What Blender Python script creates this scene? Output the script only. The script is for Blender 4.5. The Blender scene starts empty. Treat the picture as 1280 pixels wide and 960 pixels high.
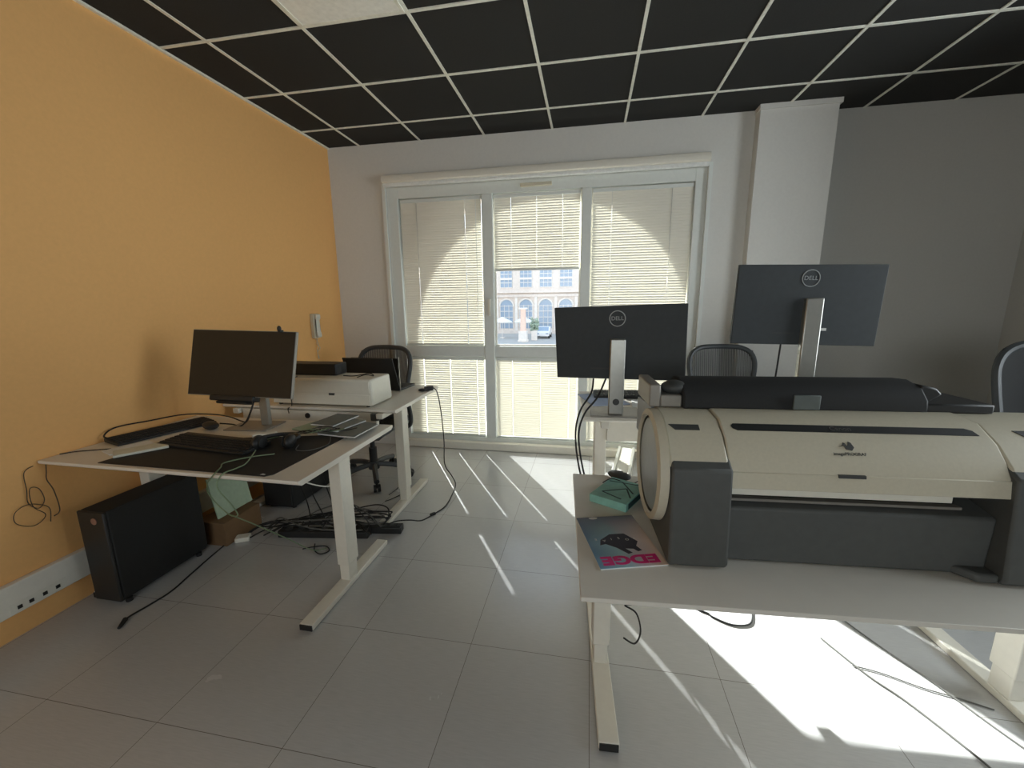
import bpy, bmesh, math, random
from mathutils import Vector, Matrix, Euler
random.seed(7)
S = bpy.context.scene
C = bpy.context.scene.collection
PI = math.pi
FZ = 1.437            # eye height above the floor

# ------------------------------------------------------------------ materials
def new_mat(name):
    m = bpy.data.materials.new(name); m.use_nodes = True
    nt = m.node_tree
    return m, nt, nt.nodes['Principled BSDF']

def srgb(r, g, b):
    f = lambda c: (c/12.92 if c <= .04045 else ((c+.055)/1.055)**2.4)
    return (f(r/255), f(g/255), f(b/255), 1)

def mat(name, col, rough=.5, metal=0, noise=.06, scale=40, bump=0, spec=.5, coat=0):
    m, nt, b = new_mat(name)
    tc = nt.nodes.new('ShaderNodeTexCoord'); n = nt.nodes.new('ShaderNodeTexNoise')
    n.inputs['Scale'].default_value = scale; n.inputs['Detail'].default_value = 4
    nt.links.new(tc.outputs['Object'], n.inputs['Vector'])
    r = nt.nodes.new('ShaderNodeValToRGB')
    r.color_ramp.elements[0].position = .3; r.color_ramp.elements[1].position = .7
    r.color_ramp.elements[0].color = tuple(c*(1-noise) for c in col[:3])+(1,)
    r.color_ramp.elements[1].color = tuple(min(1, c*(1+noise)) for c in col[:3])+(1,)
    nt.links.new(n.outputs['Fac'], r.inputs['Fac']); nt.links.new(r.outputs['Color'], b.inputs['Base Color'])
    b.inputs['Roughness'].default_value = rough; b.inputs['Metallic'].default_value = metal
    b.inputs['Specular IOR Level'].default_value = spec
    b.inputs['Coat Weight'].default_value = coat
    if bump:
        bp = nt.nodes.new('ShaderNodeBump'); bp.inputs['Strength'].default_value = bump; bp.inputs['Distance'].default_value = .002
        nt.links.new(n.outputs['Fac'], bp.inputs['Height']); nt.links.new(bp.outputs['Normal'], b.inputs['Normal'])
    return m

M = {}
M['orange'] = mat('orange_paint', srgb(240, 186, 120), .75, noise=.02, scale=60, bump=.12, spec=.25)
M['wall'] = mat('grey_white_paint', srgb(216, 215, 210), .8, noise=.02, scale=60, bump=.08, spec=.25)
M['wall_dark'] = mat('grey_paint', srgb(190, 189, 184), .8, noise=.02, scale=60, bump=.08, spec=.25)  # wall paint in a darker tone, for the recess and right wall
M['tile'] = mat('black_ceiling_tile', srgb(58, 58, 57), .9, noise=.15, scale=300, bump=.2, spec=.1)
M['tbar'] = mat('white_ceiling_bar', srgb(240, 240, 228), .5)
M['diffuser'] = mat('opal_diffuser', srgb(248, 249, 242), .4)
M['frame'] = mat('window_metal', srgb(222, 226, 222), .4, noise=.02)
M['white_top'] = mat('white_laminate', srgb(226, 221, 210), .42, noise=.015, scale=15)
M['white_metal'] = mat('white_powder_coat', srgb(230, 226, 214), .45, noise=.02)
M['white_plastic'] = mat('white_plastic', srgb(228, 225, 212), .45, noise=.02)
M['cream_plastic'] = mat('cream_printer_plastic', srgb(204, 197, 176), .5, noise=.03, scale=120)
M['black'] = mat('black_plastic', srgb(34, 35, 35), .5)
M['black_soft'] = mat('black_soft', srgb(30, 31, 31), .75, scale=200, noise=.15)
M['dark'] = mat('charcoal_plastic', srgb(64, 66, 65), .55)
M['charcoal'] = mat('plotter_charcoal', srgb(84, 86, 84), .6)
M['mon_back'] = mat('monitor_back', srgb(60, 65, 68), .6, spec=.4)
M['screen'] = mat('screen_glass', srgb(40, 38, 34), .35)
M['silver'] = mat('brushed_silver', srgb(176, 176, 170), .38, metal=.75, noise=.04)
M['silver_dull'] = mat('dull_silver', srgb(150, 146, 138), .45, metal=.3, noise=.04)
M['logo'] = mat('logo_grey', srgb(170, 176, 178), .4)
M['rubber'] = mat('cable_black', srgb(26, 26, 26), .6)
M['grey_cable'] = mat('cable_grey', srgb(92, 92, 88), .6)
M['brown_cable'] = mat('cable_brown', srgb(74, 58, 40), .6)
M['green_cable'] = mat('cable_green', srgb(120, 140, 108), .5)
M['white_cable'] = mat('cable_white', srgb(222, 222, 214), .5)
M['teal'] = mat('teal_card', srgb(136, 190, 178), .6, noise=.12, scale=25)
M['teal_dark'] = mat('dark_teal_print', srgb(30, 62, 62), .6)
M['paper'] = mat('paper', srgb(226, 228, 226), .8)
M['paper_blue'] = mat('blue_paper', srgb(178, 196, 226), .8)
M['grey_book'] = mat('grey_cover', srgb(128, 130, 122), .6)
M['slate'] = mat('slate_cover', srgb(98, 106, 104), .5)
M['pale_green'] = mat('pale_green_card', srgb(172, 192, 168), .7)
M['off_white'] = mat('off_white_card', srgb(212, 212, 196), .7)
M['cardboard'] = mat('brown_card', srgb(120, 92, 62), .8)
M['pink'] = mat('pink_print', srgb(222, 40, 130), .5)
M['letter'] = mat('white_print', srgb(226, 226, 222), .5)
M['figure'] = mat('dark_print', srgb(44, 40, 60), .5)
M['disc'] = mat('blue_grey_cap', srgb(150, 160, 170), .4)
M['pinkish'] = mat('copper_badge', srgb(150, 112, 98), .4)
M['gunmetal'] = mat('chair_graphite', srgb(62, 66, 68), .45)
M['stone'] = mat('facade_stone', srgb(228, 216, 206), .85, scale=3, noise=.08)
M['stone_pale'] = mat('facade_trim', srgb(238, 230, 222), .85, scale=3)
M['pave'] = mat('street_paving', srgb(184, 182, 178), .85, scale=1)
M['win_blue'] = mat('facade_glazing', srgb(150, 168, 188), .25)
M['column_pink'] = mat('pink_stone', srgb(236, 206, 190), .8, scale=5)
M['car'] = mat('white_car_paint', srgb(240, 240, 240), .3)
M['cloth'] = mat('white_canvas', srgb(245, 245, 240), .8)
M['leaf'] = mat('grey_green_leaf', srgb(150, 168, 150), .8, scale=8, noise=.3)

# floor: large grey brown vinyl tiles with fine weave and thin joints
def floor_mat():
    m, nt, b = new_mat('vinyl_floor')
    tc = nt.nodes.new('ShaderNodeTexCoord')
    mp = nt.nodes.new('ShaderNodeMapping'); mp.inputs['Location'].default_value = (.465+10, -1.467+10.4, 0)
    nt.links.new(tc.outputs['Object'], mp.inputs['Vector'])
    br = nt.nodes.new('ShaderNodeTexBrick'); br.offset = 0; br.squash = 1
    br.inputs['Scale'].default_value = 1; br.inputs['Brick Width'].default_value = .5; br.inputs['Row Height'].default_value = .52
    br.inputs['Mortar Size'].default_value = .0012; br.inputs['Mortar Smooth'].default_value = .3
    br.inputs['Color1'].default_value = srgb(201, 201, 200); br.inputs['Color2'].default_value = srgb(197, 197, 196)
    br.inputs['Mortar'].default_value = srgb(120, 113, 105)
    nt.links.new(mp.outputs['Vector'], br.inputs['Vector'])
    mp2 = nt.nodes.new('ShaderNodeMapping'); mp2.inputs['Scale'].default_value = (18, 260, 1)
    nt.links.new(tc.outputs['Object'], mp2.inputs['Vector'])
    n = nt.nodes.new('ShaderNodeTexNoise'); n.inputs['Scale'].default_value = 1; n.inputs['Detail'].default_value = 3
    nt.links.new(mp2.outputs['Vector'], n.inputs['Vector'])
    mx = nt.nodes.new('ShaderNodeMix'); mx.data_type = 'RGBA'; mx.blend_type = 'MULTIPLY'; mx.inputs['Factor'].default_value = .22
    nt.links.new(br.outputs['Color'], mx.inputs['A'])
    nt.links.new(n.outputs['Fac'], mx.inputs['B'])
    nt.links.new(mx.outputs['Result'], b.inputs['Base Color'])
    n2 = nt.nodes.new('ShaderNodeTexNoise'); n2.inputs['Scale'].default_value = 3; n2.inputs['Detail'].default_value = 5
    nt.links.new(tc.outputs['Object'], n2.inputs['Vector'])
    rr = nt.nodes.new('ShaderNodeMapRange'); rr.inputs['To Min'].default_value = .17; rr.inputs['To Max'].default_value = .32; b.inputs['Specular IOR Level'].default_value = .8
    nt.links.new(n2.outputs['Fac'], rr.inputs['Value']); nt.links.new(rr.outputs['Result'], b.inputs['Roughness'])
    bp = nt.nodes.new('ShaderNodeBump'); bp.inputs['Strength'].default_value = .12; bp.inputs['Distance'].default_value = .001
    nt.links.new(n.outputs['Fac'], bp.inputs['Height']); nt.links.new(bp.outputs['Normal'], b.inputs['Normal'])
    return m
M['floor'] = floor_mat()

def glass_mat():
    m = bpy.data.materials.new('window_glass'); m.use_nodes = True; nt = m.node_tree
    nt.nodes.remove(nt.nodes['Principled BSDF']); out = nt.nodes['Material Output']
    t = nt.nodes.new('ShaderNodeBsdfTransparent'); t.inputs['Color'].default_value = (.93, .96, .97, 1)
    g = nt.nodes.new('ShaderNodeBsdfGlossy'); g.inputs['Roughness'].default_value = .02
    fr = nt.nodes.new('ShaderNodeFresnel'); fr.inputs['IOR'].default_value = 1.25
    mx = nt.nodes.new('ShaderNodeMixShader')
    nt.links.new(fr.outputs[0], mx.inputs[0]); nt.links.new(t.outputs[0], mx.inputs[1]); nt.links.new(g.outputs[0], mx.inputs[2])
    nt.links.new(mx.outputs[0], out.inputs[0]); return m
M['glass'] = glass_mat()

def slat_mat():
    m = bpy.data.materials.new('blind_slat'); m.use_nodes = True; nt = m.node_tree
    nt.nodes.remove(nt.nodes['Principled BSDF']); out = nt.nodes['Material Output']
    tc = nt.nodes.new('ShaderNodeTexCoord'); n = nt.nodes.new('ShaderNodeTexNoise'); n.inputs['Scale'].default_value = 4
    nt.links.new(tc.outputs['Object'], n.inputs['Vector'])
    r = nt.nodes.new('ShaderNodeValToRGB')
    r.color_ramp.elements[0].color = srgb(232, 229, 216); r.color_ramp.elements[1].color = srgb(240, 237, 225)
    nt.links.new(n.outputs['Fac'], r.inputs['Fac'])
    d = nt.nodes.new('ShaderNodeBsdfDiffuse'); t = nt.nodes.new('ShaderNodeBsdfTranslucent')
    nt.links.new(r.outputs['Color'], d.inputs['Color']); nt.links.new(r.outputs['Color'], t.inputs['Color'])
    mx = nt.nodes.new('ShaderNodeMixShader'); mx.inputs[0].default_value = SLAT_T
    nt.links.new(d.outputs[0], mx.inputs[1]); nt.links.new(t.outputs[0], mx.inputs[2])
    nt.links.new(mx.outputs[0], out.inputs[0]); return m
SLAT_T = .05
M['slat'] = slat_mat()

def mesh_mat():
    m, nt, b = new_mat('chair_mesh')
    tc = nt.nodes.new('ShaderNodeTexCoord'); w = nt.nodes.new('ShaderNodeTexWave'); w.bands_direction = 'X'
    w.inputs['Scale'].default_value = 28; nt.links.new(tc.outputs['Object'], w.inputs['Vector'])
    r = nt.nodes.new('ShaderNodeValToRGB'); r.color_ramp.elements[0].position = .25; r.color_ramp.elements[1].position = .85
    r.color_ramp.elements[0].color = (1, 1, 1, 1); r.color_ramp.elements[1].color = (.45, .45, .45, 1)
    nt.links.new(w.outputs['Fac'], r.inputs['Fac']); nt.links.new(r.outputs['Color'], b.inputs['Alpha'])
    b.inputs['Base Color'].default_value = srgb(52, 54, 54); b.inputs['Roughness'].default_value = .6
    return m
M['mesh'] = mesh_mat()

def cover_mat():
    m, nt, b = new_mat('magazine_cover')
    tc = nt.nodes.new('ShaderNodeTexCoord'); n = nt.nodes.new('ShaderNodeTexNoise'); n.inputs['Scale'].default_value = 12
    nt.links.new(tc.outputs['Object'], n.inputs['Vector'])
    sp = nt.nodes.new('ShaderNodeSeparateXYZ'); nt.links.new(tc.outputs['Object'], sp.inputs['Vector'])
    # local x: right of the page -> left in the room
    a = nt.nodes.new('ShaderNodeMath'); a.operation = 'MULTIPLY_ADD'; a.inputs[1].default_value = .25; 
    nt.links.new(n.outputs['Fac'], a.inputs[0])
    mr = nt.nodes.new('ShaderNodeMapRange'); mr.inputs['From Min'].default_value = -.105; mr.inputs['From Max'].default_value = .105
    nt.links.new(sp.outputs['X'], mr.inputs['Value'])
    sb = nt.nodes.new('ShaderNodeMath'); sb.operation = 'SUBTRACT'; sb.inputs[1].default_value = .12
    nt.links.new(mr.outputs['Result'], sb.inputs[0]); nt.links.new(sb.outputs[0], a.inputs[2])
    r = nt.nodes.new('ShaderNodeValToRGB'); e = r.color_ramp.elements
    e[0].position = 0; e[0].color = srgb(240, 212, 192); e[1].position = 1; e[1].color = srgb(112, 152, 186)
    x = e.new(.35); x.color = srgb(214, 206, 214); x = e.new(.62); x.color = srgb(170, 212, 222)
    nt.links.new(a.outputs[0], r.inputs['Fac'])
    mr2 = nt.nodes.new('ShaderNodeMapRange'); mr2.inputs['From Min'].default_value = -.15; mr2.inputs['From Max'].default_value = .02
    nt.links.new(sp.outputs['Y'], mr2.inputs['Value'])
    mx = nt.nodes.new('ShaderNodeMix'); mx.data_type = 'RGBA'
    nt.links.new(mr2.outputs['Result'], mx.inputs['Factor']); mx.inputs['A'].default_value = srgb(72, 76, 98)
    nt.links.new(r.outputs['Color'], mx.inputs['B']); nt.links.new(mx.outputs['Result'], b.inputs['Base Color'])
    b.inputs['Roughness'].default_value = .3
    return m
M['cover'] = cover_mat()

# ------------------------------------------------------------------ mesh helpers
class MB:
    def __init__(self): self.bm = bmesh.new()
    def box(self, x0, x1, y0, y1, z0, z1, rot=None, piv=None):
        r = bmesh.ops.create_cube(self.bm, size=1)
        mt = Matrix.Translation(((x0+x1)/2, (y0+y1)/2, (z0+z1)/2)) @ Matrix.Diagonal((abs(x1-x0), abs(y1-y0), abs(z1-z0), 1))
        if rot is not None:
            p = Vector(piv) if piv is not None else Vector(((x0+x1)/2, (y0+y1)/2, (z0+z1)/2))
            mt = Matrix.Translation(p) @ rot.to_4x4() @ Matrix.Translation(-p) @ mt
        bmesh.ops.transform(self.bm, matrix=mt, verts=r['verts']); return self
    def cyl(self, p0, p1, r0, r1=None, seg=20):
        p0, p1 = Vector(p0), Vector(p1); d = p1-p0
        r = bmesh.ops.create_cone(self.bm, cap_ends=True, segments=seg, radius1=r0, radius2=r0 if r1 is None else r1, depth=d.length)
        mt = Matrix.Translation((p0+p1)/2) @ d.to_track_quat('Z', 'Y').to_matrix().to_4x4()
        bmesh.ops.transform(self.bm, matrix=mt, verts=r['verts']); return self
    def ball(self, c, rx, ry=None, rz=None, seg=20):
        r = bmesh.ops.create_uvsphere(self.bm, u_segments=seg, v_segments=max(8, seg//2), radius=1)
        bmesh.ops.transform(self.bm, matrix=Matrix.Translation(c) @ Matrix.Diagonal((rx, ry or rx, rz or rx, 1)), verts=r['verts']); return self
    def tube(self, pts, r, closed=False, sub=6, seg=8, flat=1):
        P = [Vector(p) for p in pts]; n = len(P); Q = []
        if n == 2 and not closed: Q = P
        else:
            rng = range(n if closed else n-1)
            for i in rng:
                if closed: a, b, c, d = P[i-1], P[i], P[(i+1) % n], P[(i+2) % n]
                else: a, b, c, d = P[max(i-1, 0)], P[i], P[i+1], P[min(i+2, n-1)]
                for k in range(sub):
                    t = k/sub
                    Q.append(.5*((2*b)+(c-a)*t+(2*a-5*b+4*c-d)*t*t+(3*b-a-3*c+d)*t**3))
            if not closed: Q.append(P[-1])
        rings = []; m = len(Q); up = None
        for i in range(m):
            t = (Q[(i+1) % m]-Q[i-1]) if closed else (Q[min(i+1, m-1)]-Q[max(i-1, 0)])
            if t.length < 1e-9: t = Vector((0, 0, 1))
            t.normalize()
            if up is None:
                up = Vector((0, 0, 1)) if abs(t.z) < .9 else Vector((0, 1, 0))
            s = t.cross(up)
            if s.length < 1e-6: s = t.orthogonal()
            s.normalize(); up = s.cross(t).normalized()
            rings.append([self.bm.verts.new(Q[i]+r*(math.cos(2*PI*k/seg)*s+flat*math.sin(2*PI*k/seg)*up)) for k in range(seg)])
        for i in range(m if closed else m-1):
            A, B = rings[i], rings[(i+1) % m]
            for k in range(seg): self.bm.faces.new((A[k], A[(k+1) % seg], B[(k+1) % seg], B[k]))
        if not closed:
            self.bm.faces.new(rings[0][::-1]); self.bm.faces.new(rings[-1])
        return self
    def prism(self, poly, axis, a0, a1):
        # poly: 2-D outline; axis 'x' -> (y,z), 'y' -> (x,z), 'z' -> (x,y)
        f = {'x': lambda p, a: (a, p[0], p[1]), 'y': lambda p, a: (p[0], a, p[1]), 'z': lambda p, a: (p[0], p[1], a)}[axis]
        A = [self.bm.verts.new(f(p, a0)) for p in poly]; B = [self.bm.verts.new(f(p, a1)) for p in poly]; n = len(poly)
        self.bm.faces.new(A[::-1]); self.bm.faces.new(B)
        for k in range(n): self.bm.faces.new((A[k], A[(k+1) % n], B[(k+1) % n], B[k]))
        return self
    def lathe(self, prof, seg=28, center=(0, 0, 0)):
        c = Vector(center); rings = []
        for r, z in prof:
            rings.append([self.bm.verts.new(c+Vector((r*math.cos(2*PI*k/seg), r*math.sin(2*PI*k/seg), z))) for k in range(seg)])
        for A, B in zip(rings, rings[1:]):
            for k in range(seg): self.bm.faces.new((A[k], A[(k+1) % seg], B[(k+1) % seg], B[k]))
        self.bm.faces.new(rings[0][::-1]); self.bm.faces.new(rings[-1]); return self
    def grid(self, fn, nu, nv):
        V = [[self.bm.verts.new(fn(u/nu, v/nv)) for v in range(nv+1)] for u in range(nu+1)]
        for u in range(nu):
            for v in range(nv): self.bm.faces.new((V[u][v], V[u+1][v], V[u+1][v+1], V[u][v+1]))
        return self
    def text(self, body, size, mtx, depth=.0006, bold=0):
        cu = bpy.data.curves.new('t', 'FONT'); cu.body = body; cu.size = size; cu.extrude = depth; cu.offset = bold
        cu.align_x = 'CENTER'; cu.align_y = 'CENTER'
        o = bpy.data.objects.new('t', cu); C.objects.link(o)
        dg = bpy.context.evaluated_depsgraph_get(); me = bpy.data.meshes.new_from_object(o.evaluated_get(dg))
        me.transform(mtx); self.bm.from_mesh(me)
        bpy.data.objects.remove(o); bpy.data.curves.remove(cu); bpy.data.meshes.remove(me); return self
    def build(self, name, m, parent=None, bevel=0, smooth=True, seg=2):
        bmesh.ops.recalc_face_normals(self.bm, faces=self.bm.faces)
        me = bpy.data.meshes.new(name); self.bm.to_mesh(me); self.bm.free()
        me.materials.append(M[m] if isinstance(m, str) else m)
        if smooth:
            me.shade_smooth() if hasattr(me, 'shade_smooth') else None
            me.set_sharp_from_angle(angle=math.radians(38))
        o = bpy.data.objects.new(name, me); C.objects.link(o)
        if parent is not None: o.parent = parent
        if bevel:
            b = o.modifiers.new('Bevel', 'BEVEL'); b.width = bevel; b.segments = seg; b.limit_method = 'ANGLE'; b.angle_limit = math.radians(40)
        return o

def tag(o, label, cat, group=None, kind=None):
    o['label'] = label; o['category'] = cat
    if group: o['group'] = group
    if kind: o['kind'] = kind
    return o
def thing(name, label, cat, loc=(0, 0, 0), rz=0, group=None):
    o = bpy.data.objects.new(name, None); C.objects.link(o); o.empty_display_size = .1
    o.location = loc; o.rotation_euler = (0, 0, rz)
    return tag(o, label, cat, group)
def struct(name, mb, m, parent=None, bevel=0, smooth=False):
    o = mb.build(name, m, parent, bevel, smooth); o['kind'] = 'structure'; return o
def rmat(axis, deg): return Matrix.Rotation(math.radians(deg), 3, axis)
def copy_tree(o, parent=None):
    c = o.copy(); C.objects.link(c)
    if parent is not None: c.parent = parent
    for ch in list(o.children): copy_tree(ch, c)
    return c

# ------------------------------------------------------------------ camera
f = 513.78; yaw, pitch, roll = .184398, .191936, -.01087
cy, sy, cp, sp = math.cos(yaw), math.sin(yaw), math.cos(pitch), math.sin(pitch)
F = Vector((-sy*cp, cy*cp, -sp)); R0 = Vector((cy, sy, 0)); U0 = R0.cross(F)
R = math.cos(roll)*R0+math.sin(roll)*U0; U = -math.sin(roll)*R0+math.cos(roll)*U0
cd = bpy.data.cameras.new('Camera'); cam = bpy.data.objects.new('Camera', cd); C.objects.link(cam)
cd.sensor_fit = 'HORIZONTAL'; cd.sensor_width = 36; cd.lens = f/1280*36; cd.clip_start = .02; cd.clip_end = 500
mw = Matrix.Identity(4)
for i in range(3): mw[i][0], mw[i][1], mw[i][2] = R[i], U[i], -F[i]
mw[2][3] = FZ; cam.matrix_world = mw
S.camera = cam

# ------------------------------------------------------------------ room shell
XL, XR, YB, YR, H = -2.475, 3.25, 3.86, -3.2, FZ+1.467
YREC = 3.965
WX0, WX1, WZ1 = -1.91, .93, 2.54     # window opening
struct('floor', MB().box(XL-.2, XR+.4, YR-.2, 4.06, -.1, 0), 'floor')
struct('wall_left', MB().box(XL-.2, XL, YR, 4.06, 0, H), 'orange')
wb = MB()
wb.box(XL, WX0, YB, 4.06, 0, H).box(WX1, 1.26, YB, 4.06, 0, H).box(WX0, WX1, YB, 4.06, WZ1, H)
struct('wall_back', wb, 'wall')
struct('wall_recess', MB().box(1.78, XR, YREC, 4.06, 0, H), 'wall_dark')
struct('wall_pillar', MB().box(1.25, 1.785, 3.76, 4.06, 0, H).box(1.24, 1.80, 3.745, 4.0, H-.035, H), 'wall')
# rear and right walls, each with an added unseen window for fill light
BX0, BX1 = -1.6, 1.4
wq = MB().box(XL-.2, BX0, YR-.2, YR, 0, H).box(BX1, XR+.4, YR-.2, YR, 0, H).box(BX0, BX1, YR-.2, YR, 0, .9).box(BX0, BX1, YR-.2, YR, 2.5, H)
struct('wall_rear', wq, 'wall')
w3 = MB().box(BX0, BX1, YR-.14, YR-.08, .9, .95).box(BX0, BX1, YR-.14, YR-.08, 2.45, 2.5)
for x in (BX0, -.125, BX1-.05): w3.box(x, x+.05, YR-.14, YR-.08, .95, 2.45)
added_win_rear = struct('window_3', w3, 'frame')  # added window behind the camera, opening for the rear fill lamp
MB().box(BX0+.02, BX1-.02, YR-.115, YR-.105, .92, 2.48).build('pane', 'glass', added_win_rear, smooth=False)
RY0, RY1, RZ0, RZ1 = .7, 2.3, .9, 2.6
wr = MB().box(XR, XR+.4, YR, RY0, 0, H).box(XR, XR+.4, RY1, 4.06, 0, H).box(XR, XR+.4, RY0, RY1, 0, RZ0).box(XR, XR+.4, RY0, RY1, RZ1, H)  # made thick so the reveal keeps the added fill off the recess
struct('wall_right', wr, 'wall_dark')
w2 = MB().box(XR+.28, XR+.34, RY0, RY1, RZ0, RZ0+.05).box(XR+.28, XR+.34, RY0, RY1, RZ1-.05, RZ1)
for y in (RY0, 1.475, RY1-.05): w2.box(XR+.28, XR+.34, y, y+.05, RZ0, RZ1)
added_win_right = struct('window_2', w2, 'frame')  # added window out of view, opening for the right fill lamp
MB().box(XR+.305, XR+.315, RY0+.02, RY1-.02, RZ0+.02, RZ1-.02).build('pane', 'glass', added_win_right, smooth=False)

ceil = struct('ceiling', MB().box(XL, XR, YR, 4.06, H, H+.1), 'tile')
gx = [-2.146+.6*k for k in range(0, 9)]; gy = [3.476-.6*k for k in range(0, 11)]
cg = MB()
for x in gx: cg.box(x-.009, x+.009, YR, YREC, H-.006, H+.004)
for y in gy:
    xs = [XL]+gx+[XR]
    for a, b in zip(xs, xs[1:]): cg.box(a+(.009 if a > XL else 0), b-(.009 if b < XR else 0), y-.009, y+.009, H-.006, H+.004)
cgo = cg.build('ceiling_grid', 'tbar', ceil, smooth=False); 
struct('trim_1', MB().box(XL, XL+.02, YR, YB, H-.012, H), 'tbar')
# light panel in the grid
lx, ly = -1.246, 1.976
lp = thing('ceiling_light', 'square white light panel set among black ceiling tiles', 'light', (lx, ly, H-.004))
MB().box(-.275, .275, -.275, .275, -.006, .002).build('diffuser', 'diffuser', lp)
fr = MB(); fr.box(-.291, -.275, -.291, .291, -.009, .003).box(.275, .291, -.291, .291, -.009, .003).box(-.275, .275, -.291, -.275, -.009, .003).box(-.275, .275, .275, .291, -.009, .003)
fr.build('frame', 'tbar', lp)

# cable trunking along the left wall with sockets
bb = struct('baseboard_left', MB().box(XL, XL+.035, YR, YB-.02, .122, .262), 'white_metal', bevel=.006)
for y in (1.171, 1.21, 1.258, 1.305):
    MB().box(XL+.034, XL+.039, y-.008, y+.008, .142, .158).build('port', 'black', bb)
MB().box(XL+.034, XL+.037, 1.14, 1.34, .130, .175).build('port_plate', 'white_plastic', bb)
struct('baseboard_back', MB().box(XL, WX0-.02, YB-.012, YB, 0, .07), 'wall')

# ------------------------------------------------------------------ window
mx0, mx1, nx0, nx1 = -.985, -.885, -.085, .0      # mullion x
TZ0, TZ1 = .935, 1.04
wy0, wy1 = 3.87, 3.95
win = MB()
win.box(WX0, -1.80, wy0, wy1, 0, WZ1).box(.84, WX1, wy0, wy1, 0, WZ1)
win.box(-1.80, .84, wy0, wy1, 2.42, WZ1).box(-1.80, .84, wy0, wy1, 0, .115)
wino = struct('window_1', win, 'frame', bevel=.005)
for a, b in ((mx0, mx1), (nx0, nx1)):
    MB().box(a, b, wy0-.01, wy1+.01, .115, 2.42).build('mullion', 'frame', wino, bevel=.006)
for a, b in ((-1.80, mx0), (mx1, nx0), (nx1, .84)):
    MB().box(a, b, wy0, wy1, TZ0, TZ1).build('transom', 'frame', wino, bevel=.005)
    MB().box(a, b, 3.93, 3.936, TZ1, 2.42).build('pane', 'glass', wino, smooth=False)
    MB().box(a, b, 3.93, 3.936, .115, TZ0).build('pane', 'glass', wino, smooth=False)
    # thin white glazing beads around every pane
    for z0, z1 in ((TZ1, 2.42), (.115, TZ0)):
        g = MB(); t = .014
        g.box(a, a+t, 3.915, 3.93, z0, z1).box(b-t, b, 3.915, 3.93, z0, z1).box(a+t, b-t, 3.915, 3.93, z0, z0+t).box(a+t, b-t, 3.915, 3.93, z1-t, z1)
        g.build('glazing_bead', 'white_metal', wino, smooth=False)
MB().box(-.94, -.915, 3.835, 3.86, 1.33, 1.49).box(-.935, -.92, 3.85, 3.862, 1.38, 1.44).build('window_handle', 'white_plastic', wino, bevel=.005)
v = MB().box(-.625, -.345, 3.845, 3.872, 2.455, 2.485)
v.build('trickle_vent', 'cream_plastic', wino, bevel=.005)
arch = MB().box(WX0-.03, WX0, YB-.02, YB, 0, WZ1+.01).box(WX1, WX1+.03, YB-.02, YB, 0, WZ1+.01)
struct('trim_2', arch, 'frame')
MB().box(WX0+.01, WX1-.01, 3.80, 3.87, .0, .075).build('sill', 'white_metal', wino, bevel=.008)

# roller blind cassette across the top of the window
rb = thing('roller_blind', 'long rolled-up white roller blind mounted above the whole window', 'blind', (-.49, 3.80, 2.53))
prof = [(.06, .012), (.06, .088), (.015, .088), (-.018, .075), (-.03, .045), (-.026, .02), (-.01, .012)]
MB().prism(prof, 'x', -1.415, 1.415).build('cassette', 'white_metal', rb)
MB().cyl((-1.41, .012, .0), (1.41, .012, .0), .020).build('rolled_fabric', 'paper', rb)
MB().tube([(-1.40, 0, 0), (-1.40, 0, -1.15)], .003).tube([(-1.375, .0, 0), (-1.375, 0, -.85)], .0025).cyl((-1.40, 0, -1.15), (-1.40, 0, -1.20), .006, .008).build('pull_cord', 'white_cable', rb)

# venetian blinds
def blind(label, x0, x1, ztop, zbot, tilt, strings, wand=None):
    t = thing('venetian_blind', label, 'blind', ((x0+x1)/2, 3.893, ztop), 0, 'venetian blinds in the window')
    w = (x1-x0)/2; hh = ztop-zbot
    MB().box(-w, w, -.014, .014, -.028, 0).build('headrail', 'frame', t, bevel=.003)
    MB().box(-w, w, -.012, .012, -hh, -hh+.016).build('bottom_rail', 'frame', t, bevel=.003)
    n = int((hh-.046)/.0222)+1; p = (hh-.046)/(n-1); sl = MB()
    cs = [(c*2-1)*w for c in strings]; cuts = [-w+.004]+[q for c in cs for q in (c-.0027, c+.0027)]+[w-.004]
    ca, sa = math.cos(math.radians(tilt)), math.sin(math.radians(tilt))
    for i in range(n):
        z = -.034-i*p
        for k in range(0, len(cuts), 2):
            ring = []
            for xx in (cuts[k], cuts[k+1]):
                row = []
                for u in (-1, -.5, 0, .5, 1):
                    a_, n_ = u*.014, (1-u*u)*.0034      # crowned slat: chord and height over the chord
                    row.append(sl.bm.verts.new((xx, a_*ca-n_*sa, -a_*sa+n_*ca)))
                ring.append(row)
            for j in range(4): sl.bm.faces.new((ring[0][j], ring[0][j+1], ring[1][j+1], ring[1][j]))
            for row in ring:
                for v_ in row: v_.co.z += z
    sl.build('slats', 'slat', t, smooth=False)
    for c in cs:
        MB().tube([(c, -.0135, -.02), (c, -.0135, -hh+.01)], .0011, seg=5).tube([(c, .0135, -.02), (c, .0135, -hh+.01)], .0011, seg=5).build('ladder_cord', 'white_cable', t)
    if wand:
        MB().cyl((w-.05, -.02, -.02), (w-.05, -.02, -wand), .003, seg=8).build('tilt_wand', 'frame', t)
    return t
UP = 2.41
blind('tall closed beige blind in the upper left pane, shadow arc at its left', -1.785, -.995, UP, 1.043, 74, (.2, .8), 1.1)
blind('half-raised beige blind in the upper middle pane above the clear glass', -.875, -.095, UP, 1.742, 74, (.2, .5, .8))
blind('tall closed beige blind in the upper right pane, shadow arc at its right', .01, .83, UP, 1.043, 74, (.2, .8))
blind('short beige blind in the lower left pane behind the black cable', -1.785, -.995, .93, .118, 72, (.2, .55, .9))
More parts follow.
